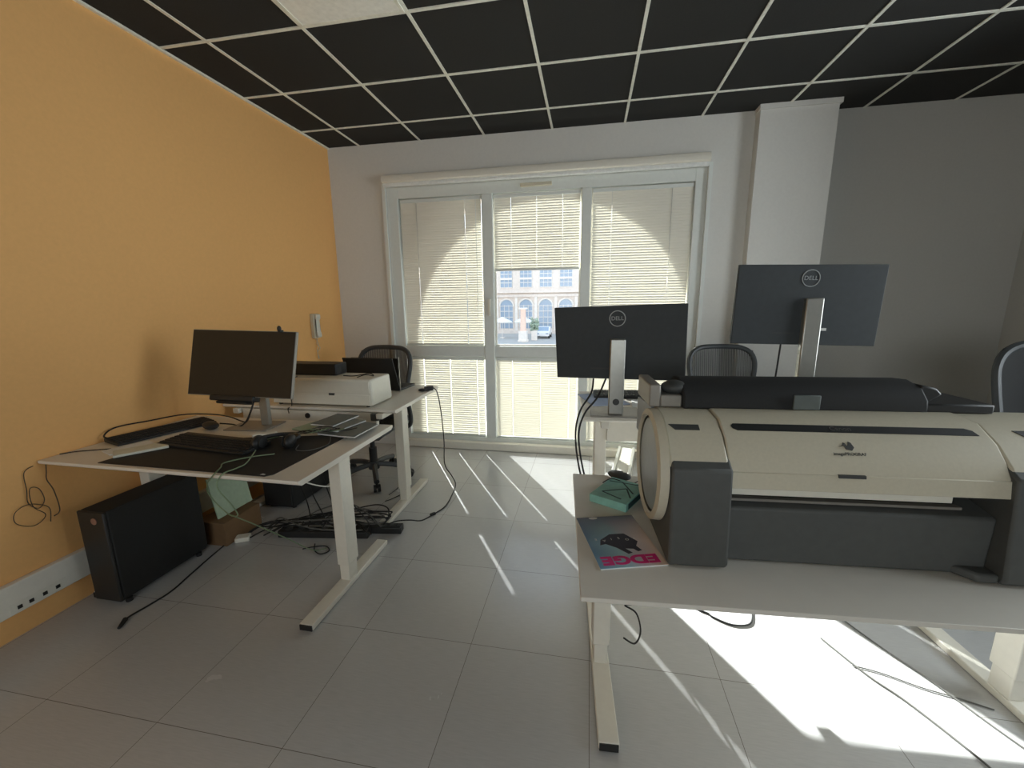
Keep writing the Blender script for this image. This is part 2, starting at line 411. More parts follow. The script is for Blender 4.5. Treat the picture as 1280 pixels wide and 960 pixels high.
blind('short open-slatted blind in the lower middle pane below the clear glass', -.875, -.095, .93, .118, -62, (.2, .55, .9))
blind('short open-slatted blind in the lower right pane behind the desk', .01, .83, .93, .118, -62, (.2, .55, .9))

# ------------------------------------------------------------------ outside
ax, az, ar = -.535, 1.21, 1.31
aw = MB(); N = 48
arcp = [(ax+ar*math.cos(PI*k/N), az+ar*math.sin(PI*k/N)) for k in range(N+1)]   # right to left
aw.box(-9, ax-ar, 4.06, 4.16, -3.1, 9).box(ax+ar, 9, 4.06, 4.16, -3.1, 9).box(ax-ar, ax+ar, 4.06, 4.16, -3.1, 0)
poly = arcp+[(ax-ar, 9), (ax+ar, 9)]
aw.prism(poly, 'y', 4.06, 4.16)
struct('wall_facade_outside', aw, 'stone')
struct('ground_outside', MB().box(-120, 120, 4.2, 160, -3.3, -3.1), 'pave')

FYY = 64
def fx(px): # metres across the far facade for its bays
    return -1.7+(px-640)*.1187
bl = thing('building', 'pale stone building with arched windows across the street outside', 'building', (0, FYY, -3.1))
fw = MB().box(-40, 30, 0, 8, 0, 16).box(-40, 30, -.6, 0, 6.2, 6.7).box(-40, 30, -.4, 0, 5.6, 6.0).box(-40, 30, -.2, 0, 0, .5)
fw.build('facade', 'stone', bl, smooth=False)
for k in range(-4, 5):
    x = -9.6+k*3.05
    MB().box(x-.95, x+.95, -.06, .02, 7.0, 9.5).build('window', 'win_blue', bl, smooth=False)
    wn = MB().box(x-.95, x+.95, -.16, -.07, 8.2, 8.5).build('balcony_rail', 'stone_pale', bl, smooth=False)
    b = MB()
    for xx in (-.95, -.35, .29, .89): b.box(x+xx, x+xx+.06, -.10, -.06, 7.0, 9.5)
    for zz in (7.0, 7.7, 9.0): b.box(x-.95, x+.95, -.10, -.06, zz, zz+.09)
    b.build('window_bars', 'stone_pale', wn, smooth=False)
    pl = [(x-1.0, .8), (x+1.0, .8)]+[(x+1.0*math.cos(PI*j/16), 4.2+1.0*math.sin(PI*j/16)) for j in range(17)]
    wn = MB().prism(pl, 'y', -.05, .02).build('window', 'win_blue', bl, smooth=False)
    b = MB().tube([(x+1.12*math.cos(PI*j/12), -.1, 4.2+1.12*math.sin(PI*j/12)) for j in range(13)], .14, seg=6)
    for xx in (-1.05, -.38, .32, .98): b.box(x+xx, x+xx+.07, -.12, -.05, .8, 4.4)
    for zz in (1.6, 2.5, 3.4, 4.2): b.box(x-1, x+1, -.12, -.05, zz, zz+.09)
    b.build('window_bars', 'stone_pale', wn, smooth=False)
    MB().box(x+1.35, x+1.75, -.25, 0, .5, 5.6).build('pilaster', 'stone_pale', bl, smooth=False)
def umbrella(x, y, label):
    u = thing('patio_umbrella', label, 'umbrella', (x, y, -3.1), 0, 'umbrellas on the terrace outside')
    MB().cyl((0, 0, 0), (0, 0, 2.7), .04, seg=8).build('pole', 'stone_pale', u)
    MB().lathe([(1.35, 2.15), (1.35, 2.25), (.7, 2.55), (.02, 2.85)], 8).build('canopy', 'cloth', u, smooth=False)
    MB().cyl((0, 0, 0), (0, 0, .12), .35, seg=12).build('base', 'stone_pale', u)
umbrella(-11.5, 55, 'white umbrella left of the pink column, seen through the window')
umbrella(-8.5, 55, 'white umbrella half behind the pink column, seen through the window')
pc = thing('stone_column', 'pink stone column on a white plinth in the street outside', 'column', (-7.86, 50, -3.1))
MB().lathe([(.42, 1.3), (.38, 1.5), (.34, 3.9), (.33, 4.0)], 16).build('shaft', 'column_pink', pc)
MB().box(-.5, .5, -.5, .5, 0, 1.3).box(-.6, .6, -.6, .6, 0, .25).build('plinth', 'stone_pale', pc, bevel=.02)
MB().box(-.5, .5, -.5, .5, 3.9, 4.1).build('capital', 'stone_pale', pc, bevel=.04)
cr = thing('car', 'white car parked facing the camera in the street outside', 'car', (-5.94, 56, -3.1))
MB().prism([(-2.0, .35), (-2.0, .85), (-1.1, 1.0), (-.5, 1.5), (1.2, 1.5), (1.9, 1.05), (2.1, .95), (2.1, .35)], 'x', -.85, .85).build('body', 'car', cr, bevel=.08)
MB().prism([(-1.12, .99), (-.52, 1.46), (-.54, 1.48), (-1.16, 1.0)], 'x', -.7, .7).build('windscreen', 'win_blue', cr)
for sx in (-.8, .8):
    for yy in (-1.3, 1.3): MB().cyl((sx-.1, yy, .32), (sx+.1, yy, .32), .32).build('wheel', 'black', cr)
    MB().box(sx*.75-.16, sx*.75+.16, -2.03, -1.98, .62, .76).build('headlight', 'win_blue', cr)
pt = thing('planter', 'pale square planter with a bush beside the pink column outside', 'planter', (-6.75, 52, -3.1))
MB().box(-.35, .35, -.35, .35, 0, 1.2).build('pot', 'stone_pale', pt, bevel=.03)
lf = MB()
for k in range(60):
    a, b2, rr = random.uniform(0, 2*PI), random.uniform(0, 1.5), random.uniform(.2, .5)
    lf.ball((rr*math.cos(a), rr*math.sin(a), 1.3+b2), random.uniform(.1, .22), seg=8)
lf.build('foliage', 'leaf', pt)

# ------------------------------------------------------------------ desks
def desk(label, loc, rz, W, D, h, inset_l=None, hidden_left=False, beam_h=.07, grommet=False, beam_y=.5, inset=.075, colw=.065, fy=(.11, .11), th=.025):
    t = thing('standing_desk', label, 'desk', loc, rz)
    tp = MB()
    tp.prism([(0, h), (0, h-th*.55), (.018, h-th), (D-.018, h-th), (D, h-th*.55), (D, h)], 'x', 0, W)
    tp.build('tabletop', 'white_top', t, bevel=.002)
    for s in (0, 1):
        x0 = (inset if inset_l is None else inset_l) if s == 0 else W-inset-colw
        y0, y1 = fy[0], D-fy[1]; ym = (y0+y1)/2
        lg = MB().box(x0, x0+colw, ym-.045, ym+.045, .12, h-th-.03).box(x0+.006, x0+colw-.006, ym-.038, ym+.038, .03, .14)
        lg.box(x0+.01, x0+colw-.01, y0+.05, y1-.05, h-th-.035, h-th)
        lg.build('leg', 'white_metal', t, bevel=.004)
        ft = MB().box(x0, x0+colw+.003, y0+.004, y1-.004, .004, .032).build('foot', 'white_metal', t, bevel=.004)
        for yy in (y0, y1-.006): MB().box(x0+.003, x0+colw, yy, yy+.006, .003, .029).build('end_cap', 'black', ft)
    MB().box(inset+colw, W-inset-colw, beam_y, beam_y+.035, h-th-.005-beam_h, h-th-.002).build('crossbeam', 'white_metal', t, bevel=.003)
    return t
ZL = .757
dL = desk('white standing desk in the left foreground holding a black desk mat and monitor', (-2.468, 1.355, 0), math.radians(-.6), 1.355, .79, ZL, inset_l=.036, fy=(.065, .022), beam_y=.55)
Z2 = .782
d2 = desk('white standing desk behind the front-left desk carrying a printer and laptop', (-2.468, 2.345, 0), math.radians(.3), 1.272, .78, Z2, fy=(-.06, .13), beam_y=.012, beam_h=.085)
g = MB().cyl((.37+.27, .011, Z2-.06), (.37+.27, .005, Z2-.06), .018); g.build('cable_hole', 'black', d2)
MB().box(1.10, 1.155, -.004, .03, Z2-.075, Z2-.028).build('control_switch', 'dark', d2, bevel=.004)
A36 = math.radians(3.6)
ZT = .655
TO = (-.003, 1.0, 0)
dR = desk('white standing desk in the right foreground carrying the wide plotter', TO, A36, 1.67, .83, ZT, fy=(.115, .02), beam_y=.42)
ZQ = .89
QO = (-.012, 1.985, 0)
dQ = desk('raised white standing desk behind the plotter holding two monitors', QO, A36, 1.62, .60, ZQ, beam_y=.24, beam_h=.17, fy=(-.03, -.03), th=.03)

def T(p, o=TO, a=A36): return (o[0]+p[0]*math.cos(a)-p[1]*math.sin(a), o[1]+p[0]*math.sin(a)+p[1]*math.cos(a), p[2])
def Q(p): return T(p, QO)

# ------------------------------------------------------------------ plotter (local frame of the right desk)
pl = thing('plotter', 'large cream and charcoal wide-format printer on the right foreground desk', 'printer', (TO[0], TO[1], ZT), A36)
z = lambda v: v-ZT
# charcoal base towers and recessed middle
base = MB()
base.prism([(.165, .003), (.155, .02), (.175, z(.96)), (.22, z(.99)), (.60, z(.99)), (.66, .003)], 'x', .265, .435)
base.prism([(.165, .003), (.155, .02), (.175, z(.96)), (.22, z(.99)), (.60, z(.99)), (.66, .003)], 'x', 1.152, 1.47)
base.prism([(1.10, .168), (1.153, .168), (1.153, .215), (1.06, .215)], 'z', .003, .03)
base.prism([(.21, .003), (.205, .18), (.34, .21), (.34, z(.97)), (.60, z(.97)), (.66, .003)], 'x', .435, 1.152)
base.build('base', 'charcoal', pl, bevel=.008)
tw = MB()
towp = [(.19, z(.958)), (.205, z(.985)), (.255, z(1.037)), (.318, z(1.077)), (.395, z(1.086)), (.66, z(1.083)), (.67, z(.958))]
MB().prism(towp, 'x', .262, .428).build('left_cover', 'cream_plastic', pl, bevel=.006)
MB().prism(towp[:5]+[(.45, z(1.082)), (.47, z(.958))], 'x', 1.155, 1.47).build('right_cover', 'cream_plastic', pl, bevel=.006)
covp = [(.188, z(.905)), (.196, z(.957)), (.217, z(.995)), (.25, z(1.036)), (.315, z(1.08)), (.39, z(1.090)), (.60, z(1.087)), (.60, z(1.02)), (.33, z(1.0)), (.26, z(.94)), (.215, z(.905))]
MB().prism(covp, 'x', .430, 1.153).build('top_cover', 'cream_plastic', pl, bevel=.004)
lipp = [(.186, z(.903)), (.193, z(.952)), (.20, z(.952)), (.20, z(.903))]
MB().prism(lipp, 'x', .430, 1.153).build('cover_lip', 'cream_plastic', pl, bevel=.002)
MB().prism([(.187, z(.946)), (.189, z(.9545)), (.20, z(.9545)), (.20, z(.946))], 'x', .72, .79).build('finger_slot', 'dark', pl)
MB().prism([(.205, z(.876)), (.205, z(.898)), (.33, z(.905)), (.33, z(.89))], 'x', .445, 1.03).build('paper_guide', 'white_plastic', pl, bevel=.002)
MB().box(.45, 1.08, .23, .25, z(.845), z(.853)).build('cutter_rail', 'silver_dull', pl)
# dark window strips lying on the sloping face
def on_face(poly2, name, m, thick=.004, prof=None):
    # poly2 in (x, t) with t along the sloping segment between two profile points
    (ya, za), (yb, zb) = prof; d = Vector((0, yb-ya, zb-za)); L = d.length; d.normalize(); n = Vector((0, -d.z, d.y)).normalized()
    mb = MB(); A = []; B = []
    for x, tt in poly2:
        p = Vector((x, ya, za))+d*tt
        A.append(mb.bm.verts.new(p-n*.003)); B.append(mb.bm.verts.new(p+n*thick*.4))
    k = len(A); mb.bm.faces.new(A[::-1]); mb.bm.faces.new(B)
    for i in range(k): mb.bm.faces.new((A[i], A[(i+1) % k], B[(i+1) % k], B[i]))
    return mb.build(name, m, pl)
seg1 = ((.25, z(1.036)), (.315, z(1.08)))
st = on_face([(.475, .030), (.462, .038), (.458, .047), (.466, .056), (1.10, .056), (1.118, .048), (1.126, .030)], 'viewing_strip', 'black', prof=seg1)
tsg = ((.255, z(1.037)), (.318, z(1.077)))
on_face([(.292, .024), (.275, .046), (.365, .046), (.365, .024)], 'handle_recess', 'dark', prof=tsg)
on_face([(1.245, .026), (1.225, .050), (1.44, .050), (1.44, .026)], 'control_panel', 'black', prof=tsg)
def face_mtx(x, tt, prof):
    (ya, za), (yb, zb) = prof; d = Vector((0, yb-ya, zb-za)).normalized(); n = Vector((0, -d.z, d.y)).normalized()
    p = Vector((x, ya, za))+d*tt+n*.0022
    m = Matrix.Identity(4)
    for i, c in enumerate((Vector((1, 0, 0)), d, n)):
        for j in range(3): m[j][i] = c[j]
    m.translation = p; return m
MB().text('Canon', .022, face_mtx(.765, .043, seg1), .0004).build('brand_lettering', 'grey_cable', pl)
seg2 = ((.217, z(.995)), (.25, z(1.036)))
MB().text('imagePROGRAF', .013, face_mtx(.762, .012, seg2), .0004).build('model_lettering', 'dark', pl)
em = MB(); mt = face_mtx(.760, .034, seg2)
for poly in ([(-.02, .0), (-.008, .004), (-.004, -.008), (.012, -.012), (.02, -.002), (.014, .014), (.007, .018), (.004, .006), (-.001, .004), (-.004, .012), (-.009, .014), (-.012, .006)],):
    A = [em.bm.verts.new(mt @ Vector((x*.9, y*.9, -.003))) for x, y in poly]; B = [em.bm.verts.new(mt @ Vector((x*.9, y*.9, .0006))) for x, y in poly]
    em.bm.faces.new(A[::-1]); em.bm.faces.new(B)
    for i in range(len(A)): em.bm.faces.new((A[i], A[(i+1) % len(A)], B[(i+1) % len(A)], B[i]))
em.build('emblem', 'dark', pl)
# round end ring on the left flank
cyy, czz = .375, z(.902)
ring = MB()
pr = []
def oval(r1, r2, k, n=40): return (cyy+r1*math.cos(2*PI*k/n), czz+r2*math.sin(2*PI*k/n))
rg = [[], [], [], []]
n = 48
for k in range(n):
    for j, (rr, xx) in enumerate(((.192, .262), (.190, .236), (.172, .230), (.166, .240))):
        y, zz = oval(rr, rr*.965, k, n); rg[j].append(ring.bm.verts.new((xx, y, zz)))
for a, b in zip(rg, rg[1:]):
    for k in range(n): ring.bm.faces.new((a[k], a[(k+1) % n], b[(k+1) % n], b[k]))
for k in range(n): ring.bm.faces.new((rg[3][k], rg[3][(k+1) % n], rg[0][(k+1) % n], rg[0][k]))
ring.build('end_ring', 'cream_plastic', pl)
MB().prism([oval(.160, .155, k, n) for k in range(n)], 'x', .242, .262).build('end_cap', 'disc', pl, bevel=.006)
MB().prism([oval(.168, .163, k, n) for k in range(n)], 'x', .246, .262).build('ring_gap', 'black', pl)
MB().prism([(.44, z(.93)), (.44, z(1.085)), (.69, z(1.06)), (.69, z(.93))], 'x', .252, .262).build('side_panel', 'disc', pl)
# paper roll cover behind
MB().prism([(.395, z(1.086)), (.40, z(1.125)), (.43, z(1.16)), (.49, z(1.178)), (.56, z(1.172)), (.62, z(1.09))], 'x', .345, 1.085).build('roll_cover', 'black_soft', pl, bevel=.008)
MB().box(.238, .275, .41, .62, z(1.088), z(1.165)).box(.275, .345, .41, .60, z(1.088), z(1.13)).build('roll_bracket', 'silver_dull', pl, bevel=.005)
MB().ball((.33, .46, z(1.148)), .045, .04, .025).build('roll_knob', 'dark', pl)
MB().prism([(1.08, z(1.10)), (1.08, z(1.17)), (1.125, z(1.16)), (1.145, z(1.14)), (1.11, z(1.115))], 'y', .43, .56).build('roll_end', 'black', pl, bevel=.006)
MB().box(1.08, 1.27, .40, .60, z(1.086), z(1.116)).build('rear_tray', 'black', pl, bevel=.006)
MB().box(.685, .765, .388, .397, z(1.092), z(1.14)).build('tab', 'slate', pl, bevel=.003)

# ------------------------------------------------------------------ things on the right foreground desk
mg = thing('magazine', 'glossy magazine with pink EDGE lettering lying upside down on the right desk', 'magazine', T((.135, .287, ZT+.001)), A36+math.radians(12)+PI)
MB().box(-.104, .104, -.148, .148, 0, .004).build('pages', 'paper', mg)
MB().box(-.105, .105, -.149, .149, .004, .005).build('cover', 'cover', mg, smooth=False)
MB().text('EDGE', .072, Matrix.Translation((.0, .112, .0054)) @ Matrix.Diagonal((1.0, .78, 1, 1)), .0003, .0035).build('title', 'pink', mg)
for i, ch in enumerate('YOSIAE'):
    MB().text(ch, .016, Matrix.Translation((-.055+i*.026, .0+.006*math.sin(i*2), .0054)), .0002).build('lettering', 'letter', mg)
fg = MB().prism([(-.06, .02), (-.03, -.03), (.02, -.03), (.06, .0), (.07, .03), (.05, .025), (.02, .05), (-.005, .085), (-.02, .08), (-.005, .055), (-.03, .06), (-.04, .075), (-.055, .07), (-.045, .045)], 'z', .005, .0054)
fg.build('figure_print', 'figure', mg)
MB().prism([(.045+.016*math.cos(k*PI/8), -.14+.007*math.sin(k*PI/8)) for k in range(16)], 'z', .005, .0054).build('badge', 'letter', mg)

bx = thing('flat_box', 'teal cardboard box printed with dark lines behind the magazine', 'box', T((.058, .56, ZT)), A36+math.radians(-32))
MB().box(0, .155, 0, .205, .001, .034).build('carton', 'teal', bx, bevel=.002)
pr = MB()
for a, b in (((.01, .16), (.13, .19)), ((.03, .05), (.10, .13)), ((.10, .13), (.145, .06)), ((.03, .05), (.12, .03)), ((.06, .18), (.14, .10))):
    a, b = Vector(a), Vector(b); d = (b-a).normalized(); nn = Vector((-d.y, d.x))*.003
    pr.prism([a-nn, b-nn, b+nn, a+nn], 'z', .034, .0346)
pr.build('line_print', 'teal_dark', bx)
MB().box(.155, .1556, .02, .19, .006, .028).build('side_print', 'teal_dark', bx)
ms = tag(MB().ball((0, 0, 0), .032, .055, .018).build('computer_mouse', 'dark'), 'dark grey mouse beside the teal box on the right desk', 'mouse')
ms.location = T((.205, .79, ZT+.018)); ms.rotation_euler = (0, 0, math.radians(60))
tag(MB().tube([T(p) for p in ((.12, .66, ZT+.038), (.16, .70, ZT+.040), (.21, .69, ZT+.03), (.245, .72, ZT+.006), (.30, .78, ZT+.006))], .0022).build('cable', 'rubber'), 'thin black cable lying on top of the teal box', 'cable')

# ------------------------------------------------------------------ monitors
def monitor(label, base, panel_c, yaw, tilt, rollr, w, h, back=True, stand_x=0, standw=.075, stand_top=.1, base_yaw=0, standy=0, ztab=.8):
    t = thing('computer_monitor', label, 'monitor', base)
    pm = Matrix.Translation(Vector(panel_c)-Vector(base)) @ Matrix.Rotation(yaw, 4, 'Z') @ Matrix.Rotation(-tilt, 4, 'X') @ Matrix.Rotation(-rollr, 4, 'Y')
    # panel local: x right, z up, -y toward camera
    s = 1 if back else -1
    mb = MB().box(-w/2, w/2, -.004 if back else -.004, .016, -h/2, h/2)
    if back: mb.box(-w*.32, w*.32, -.016, -.004, -h*.34, h*.30) if False else None
    else: mb.box(-w*.34, w*.34, .016, .034, -h*.34, h*.34)
    o = mb.build('housing', 'mon_back' if back else 'silver_dull', t, bevel=.003); o.matrix_local = pm
    sc = MB()
    if back: sc.box(-w/2+.006, w/2-.006, .016, .0172, -h/2+.012, h/2-.006)
    else: sc.box(-w/2+.004, w/2-.004, -.0056, -.004, -h/2+.004, h/2-.004)
    o2 = sc.build('screen', 'screen', t); o2.matrix_local = pm
    if back:
        lg = MB(); lm = pm @ Matrix.Translation((-.0, -.0048, h*.335)) @ Matrix.Rotation(PI/2, 4, 'X')
        pts = [(lm @ Vector((.036*math.cos(2*PI*k/24), .036*math.sin(2*PI*k/24), 0))) for k in range(24)]
        lg.tube(pts, .0022, closed=True, sub=2, seg=6)
        lg.text('DELL', .026, lm, .0005); lg.build('logo', 'logo', t)
        v = MB().box(-.13, -.04, -.0052, -.004, -h*.36, -h*.345).build('vent_slot', 'logo' if False else 'dark', t); v.matrix_local = pm
    return t, pm
# left monitor: screen toward the camera
b = (-1.885, 1.985, ZL)
mL, pm = monitor('monitor with its dark blank screen facing the camera on the left desk', b, (-1.817, 1.878, 1.141), .05, .253, -.026, .611, .356, back=False)
MB().box(-.125, .125, -.095, .095, 0, .008, rot=rmat('Z', 6)).build('base_plate', 'silver_dull', mL, bevel=.003)
MB().box(.035, .085, .005, .033, .008, .40, rot=rmat('Z', 3)).build('stand', 'silver', mL, bevel=.004)
MB().box(.02, .10, -.065, .02, .335, .415).build('hinge', 'dark', mL, bevel=.006)
sb = MB().box(-.16, .10, -.02, .035, -.203, -.172).box(-.12, .06, -.02, .035, -.218, -.203).build('soundbar', 'black', mL, bevel=.01); sb.matrix_local = pm
wc = tag(MB().ball((0, 0, .012), .011, .010, .016).box(-.008, .008, -.004, .02, -.006, .004).build('webcam', 'black'), 'small black webcam perched on top of the left monitor', 'webcam')
wc.location = (-1.597, 1.915, 1.311)

def rear_stand(t, base, pm, w, h, sx, top, bz):
    # silver column in front of the panel back (camera side) and a base plate
    MB().box(sx-.036, sx+.036, -.030, .004, .010, top).build('stand', 'silver', t, bevel=.006)
    MB().cyl((sx, -.0305, .075), (sx, -.029, .075), .016).build('cable_hole', 'dark', t)
    MB().box(sx-.12, sx+.12, -.055, .14, .0, .010).build('base_plate', 'silver_dull', t, bevel=.004)
bb1 = (.139, 2.03, ZQ)
m1, pm1 = monitor('monitor seen from behind before the window, on the raised desk', bb1, (.139, 2.034, 1.247), -.19, -.1, .026, .611, .356)
rear_stand(m1, bb1, pm1, .611, .356, .0, .38, ZQ)
bb2 = (.955, 2.10, ZQ)
m2, pm2 = monitor('monitor seen from behind before the dark wall, higher one on the raised desk', bb2, (.965, 2.1, 1.417), .047, -.019, -.019, .611, .356)
rear_stand(m2, bb2, pm2, .611, .356, .032, .56, ZQ)
v = MB().box(.03+.02, .075+.02, -.0056, -.004, -.112, -.100).build('sticker', 'letter', m2); v.matrix_local = pm2

tag(MB().tube([(.03, 2.05, 1.07), (.02, 2.03, 1.0), (-.03, 1.985, .92), (-.05, 1.955, .82), (-.035, 1.96, .66), (.02, 2.0, .42), (.12, 2.1, .02)], .0045).build('cable', 'rubber'), 'black cable hanging past the left edge of the raised desk, outer of two', 'cable')
tag(MB().tube([(.09, 2.05, 1.07), (.05, 2.02, .98), (-.01, 1.98, .905), (-.035, 1.96, .80), (-.01, 1.97, .62), (.05, 2.02, .40), (.15, 2.12, .02)], .0045).build('cable', 'rubber'), 'black cable hanging past the left edge of the raised desk, inner of two', 'cable')
tag(MB().tube([(.882, 2.11, 1.25), (.88, 2.12, 1.1), (.885, 2.15, .96), (.90, 2.2, ZQ+.006)], .004).build('cable', 'rubber'), 'black cable dropping from the monitor before the dark wall', 'cable')

def keyboard(label, loc, rz, w=.44, d=.135, m='black', km='dark', rx=0):
    t = thing('keyboard', label, 'keyboard', loc, rz)
    MB().prism([(-d/2, 0), (d/2, 0), (d/2, .022), (-d/2, .011)], 'x', -w/2, w/2).build('body', m, t, bevel=.003)
    k = MB(); nx = int(w/.0195)
    for r in range(5):
        y = -d/2+.014+r*.0235; zz = .011+(y+d/2)/d*.011
        for i in range(nx): k.box(-w/2+.009+i*.0195, -w/2+.025+i*.0195, y, y+.018, zz-.001, zz+.006)
    k.build('keys', km, t, smooth=False)
    return t
keyboard('black keyboard behind the nearer of the two rear-facing monitors', Q((.30, .47, ZQ+.002)), A36)
pp = MB().box(-.105, .105, -.148, .148, 0, .003).build('paper_sheet', 'paper_blue'); tag(pp, 'bluish sheet of paper at the left edge of the raised desk', 'paper'); pp.location = Q((.125, .38, ZQ+.001)); pp.rotation_euler = (0, 0, A36+.25)
pp = MB().box(-.105, .105, -.148, .148, 0, .008).build('paper_stack', 'paper'); tag(pp, 'white papers right of the monitor stand on the raised desk', 'paper'); pp.location = Q((.37, .20, ZQ+.001)); pp.rotation_euler = (0, 0, A36-.12)
fb = thing('floor_box', 'long low white box with silver rails on the floor by the window', 'box', (.33, 3.49, 0), math.radians(-9))
MB().box(-.075, .075, -.32, .32, 0, .10).build('carton', 'white_plastic', fb, bevel=.004)
MB().box(-.075, -.05, -.32, .32, .10, .112).box(.05, .075, -.32, .32, .10, .112).build('rail', 'silver', fb, bevel=.002)
MB().box(-.06, .078, -.326, -.32, .03, .1).build('end_panel', 'dark', fb)

# ------------------------------------------------------------------ office chairs
def make_chair(label, loc, rz, bw=.56, bm='mesh'):
    t = thing('office_chair', label, 'chair', loc, rz, None)
    # outline of the mesh back, z from .50 to 1.08, wider at the top
    def outline(s):
        out = []; n = 28
        for k in range(n):
            a = 2*PI*k/n; ca, sa = math.cos(a), math.sin(a); e = .55
            x = math.copysign(abs(ca)**e, ca); zz = math.copysign(abs(sa)**e, sa)
            wz = (.5*bw)*(.80+.20*zz) if zz < 0 else .5*bw
            wz = bw*.5*(.84+.16*zz)
            out.append(Vector((x*wz*s, .27+.05*zz*1.0+.045*(x*x)*-1, .79+.29*zz*s)))
        return out
    MB().tube(outline(1), .020, closed=True, sub=3, seg=8).build('back_frame', 'gunmetal', t)
    def bf(u, v):
        zz = v*2-1; x = u*2-1
        # squircle mapping onto the outline
        xs = x*math.sqrt(max(0, 1-.22*zz**4)); 
        return Vector((xs*bw*.5*(.84+.16*zz)*.97, .27+.05*zz-.045*x*x, .79+.28*zz*math.sqrt(1-.14*x**4)))
    MB().grid(bf, 12, 10).build('back_mesh' if bm == 'mesh' else 'backrest', bm, t)
    MB().box(-.14, .14, .275, .305, .66, .74).build('lumbar_pad', 'gunmetal', t, bevel=.012)
    MB().tube([(0, .30, .80), (0, .33, .62), (0, .26, .46), (0, .08, .41)], .024).build('spine', 'gunmetal', t)
    def sf(u, v):
        x, y = u*2-1, v*2-1
        return Vector((x*.25*(1-.06*y*y), y*.235-.01, .455+.02*x*x-.03*max(0, -y)**3+.012*max(0, y)))
    sd = MB().grid(sf, 12, 12); o = sd.build('seat', 'mesh', t); o.modifiers.new('Solid', 'SOLIDIFY').thickness = .02
    oo = MB().tube([sf(u, v) for u, v in ((0, .06), (0, .5), (0, .94), (.06, 1), (.5, 1), (.94, 1), (1, .94), (1, .5), (1, .06), (.94, 0), (.5, 0), (.06, 0))], .018, closed=True, sub=3, seg=8).build('seat_frame', 'gunmetal', t)
    for s in (-1, 1):
        MB().tube([(s*.20, .10, .41), (s*.30, .12, .46), (s*.31, .10, .60), (s*.31, .06, .655)], .018).build('arm_post', 'gunmetal', t)
        MB().box(s*.31-.045, s*.31+.045, -.12, .14, .65, .685).build('armrest', 'black_soft', t, bevel=.014)
    MB().box(-.12, .12, -.10, .14, .37, .43).build('mechanism', 'gunmetal', t, bevel=.02)
    MB().cyl((0, 0, .11), (0, 0, .27), .032).cyl((0, 0, .27), (0, 0, .38), .020).build('gas_lift', 'black', t)
    sp = MB().cyl((0, 0, .085), (0, 0, .15), .045)
    for k in range(5):
        a = 2*PI*k/5+.35; d = Vector((math.cos(a), math.sin(a), 0))
        sp.tube([d*.02+Vector((0, 0, .125)), d*.16+Vector((0, 0, .112)), d*.30+Vector((0, 0, .082))], .022, seg=8)
    sp.build('star_base', 'gunmetal', t)
    for k in range(5):
        a = 2*PI*k/5+.35; d = Vector((math.cos(a), math.sin(a), 0)); s = Vector((-d.y, d.x, 0))
        c = d*.30+Vector((0, 0, .030))
        MB().cyl(c-s*.026, c-s*.006, .030, seg=16).cyl(c+s*.006, c+s*.026, .030, seg=16).cyl(c+Vector((0, 0, .0)), c+Vector((0, 0, .06)), .009, seg=8).build('caster', 'black', t)
    return t
ch = make_chair('dark mesh office chair behind the laptop, left of the window', (-1.76, 3.02, 0), math.radians(-6))
c2 = copy_tree(ch); c2.location = (1.085, 3.30, 0.02-.02); c2.rotation_euler = (0, 0, math.radians(4)); c2['label'] = 'dark mesh office chair with only its top visible behind the raised desk'
c3 = make_chair('black padded office chair cut off by the right edge of the picture', (2.34, 2.3, 0.0), math.radians(-20), .60, 'black_soft'); c3.scale = (1, 1, 1.12)

# ------------------------------------------------------------------ things on the left desk
mt_ = MB().prism([(-2.15, 1.375), (-1.285, 1.362), (-1.262, 1.385), (-1.245, 1.90), (-1.30, 1.905), (-2.11, 1.70)], 'z', ZL, ZL+.003)
tag(mt_.build('desk_mat', 'black_soft'), 'large black desk mat on the front-left desk', 'mat')
MB().prism([(-1.315, 1.372), (-1.295, 1.372), (-1.292, 1.378), (-1.31, 1.384)], 'z', ZL+.003, ZL+.0034).build('print', 'letter', bpy.data.objects['desk_mat'])
keyboard('black keyboard lying askew near the orange wall on the left desk', (-2.31, 1.81, ZL+.002), math.radians(74), w=.46, d=.15, m='black', km='black_soft')
keyboard('black keyboard on the desk mat in front of the monitor', (-1.83, 1.655, ZL+.005), math.radians(-6), w=.56, d=.16, m='black', km='black_soft')
ms = tag(MB().ball((0, 0, 0), .036, .06, .022).build('computer_mouse', 'black'), 'black mouse left of the monitor base on the left desk', 'mouse'); ms.location = (-2.10, 1.90, ZL+.022); ms.rotation_euler = (0, 0, math.radians(70))
nb = MB().box(-.05, .05, -.10, .10, 0, .012).build('notebook', 'off_white', bevel=.002); tag(nb, 'pale slim notebook lying on the corner of the desk mat', 'notebook'); nb.location = (-2.115, 1.535, ZL+.0035); nb.rotation_euler = (0, 0, math.radians(-36))
pk = MB().box(-.055, .055, -.09, .09, 0, .006).build('notepad', 'paper', bevel=.002); tag(pk, 'white notepad half under the askew black keyboard', 'notepad'); pk.location = (-2.215, 1.56, ZL+.0008); pk.rotation_euler = (0, 0, math.radians(-20))
hp = thing('headphones', 'black over-ear headphones lying on the desk mat', 'headphones', (-1.49, 1.665, ZL+.004), math.radians(15))
for s in (-1, 1):
    e = MB().ball((s*.075, 0, .032), .026, .045, .034).build('ear_cup', 'black', hp)
    MB().ball((s*.052, 0, .032), .012, .038, .030).build('ear_cushion', 'black_soft', e)
MB().tube([(-.085, 0, .036), (-.09, .06, .034), (-.05, .125, .028), (0, .14, .026), (.05, .125, .028), (.09, .06, .034), (.085, 0, .036)], .010).build('headband', 'black', hp)
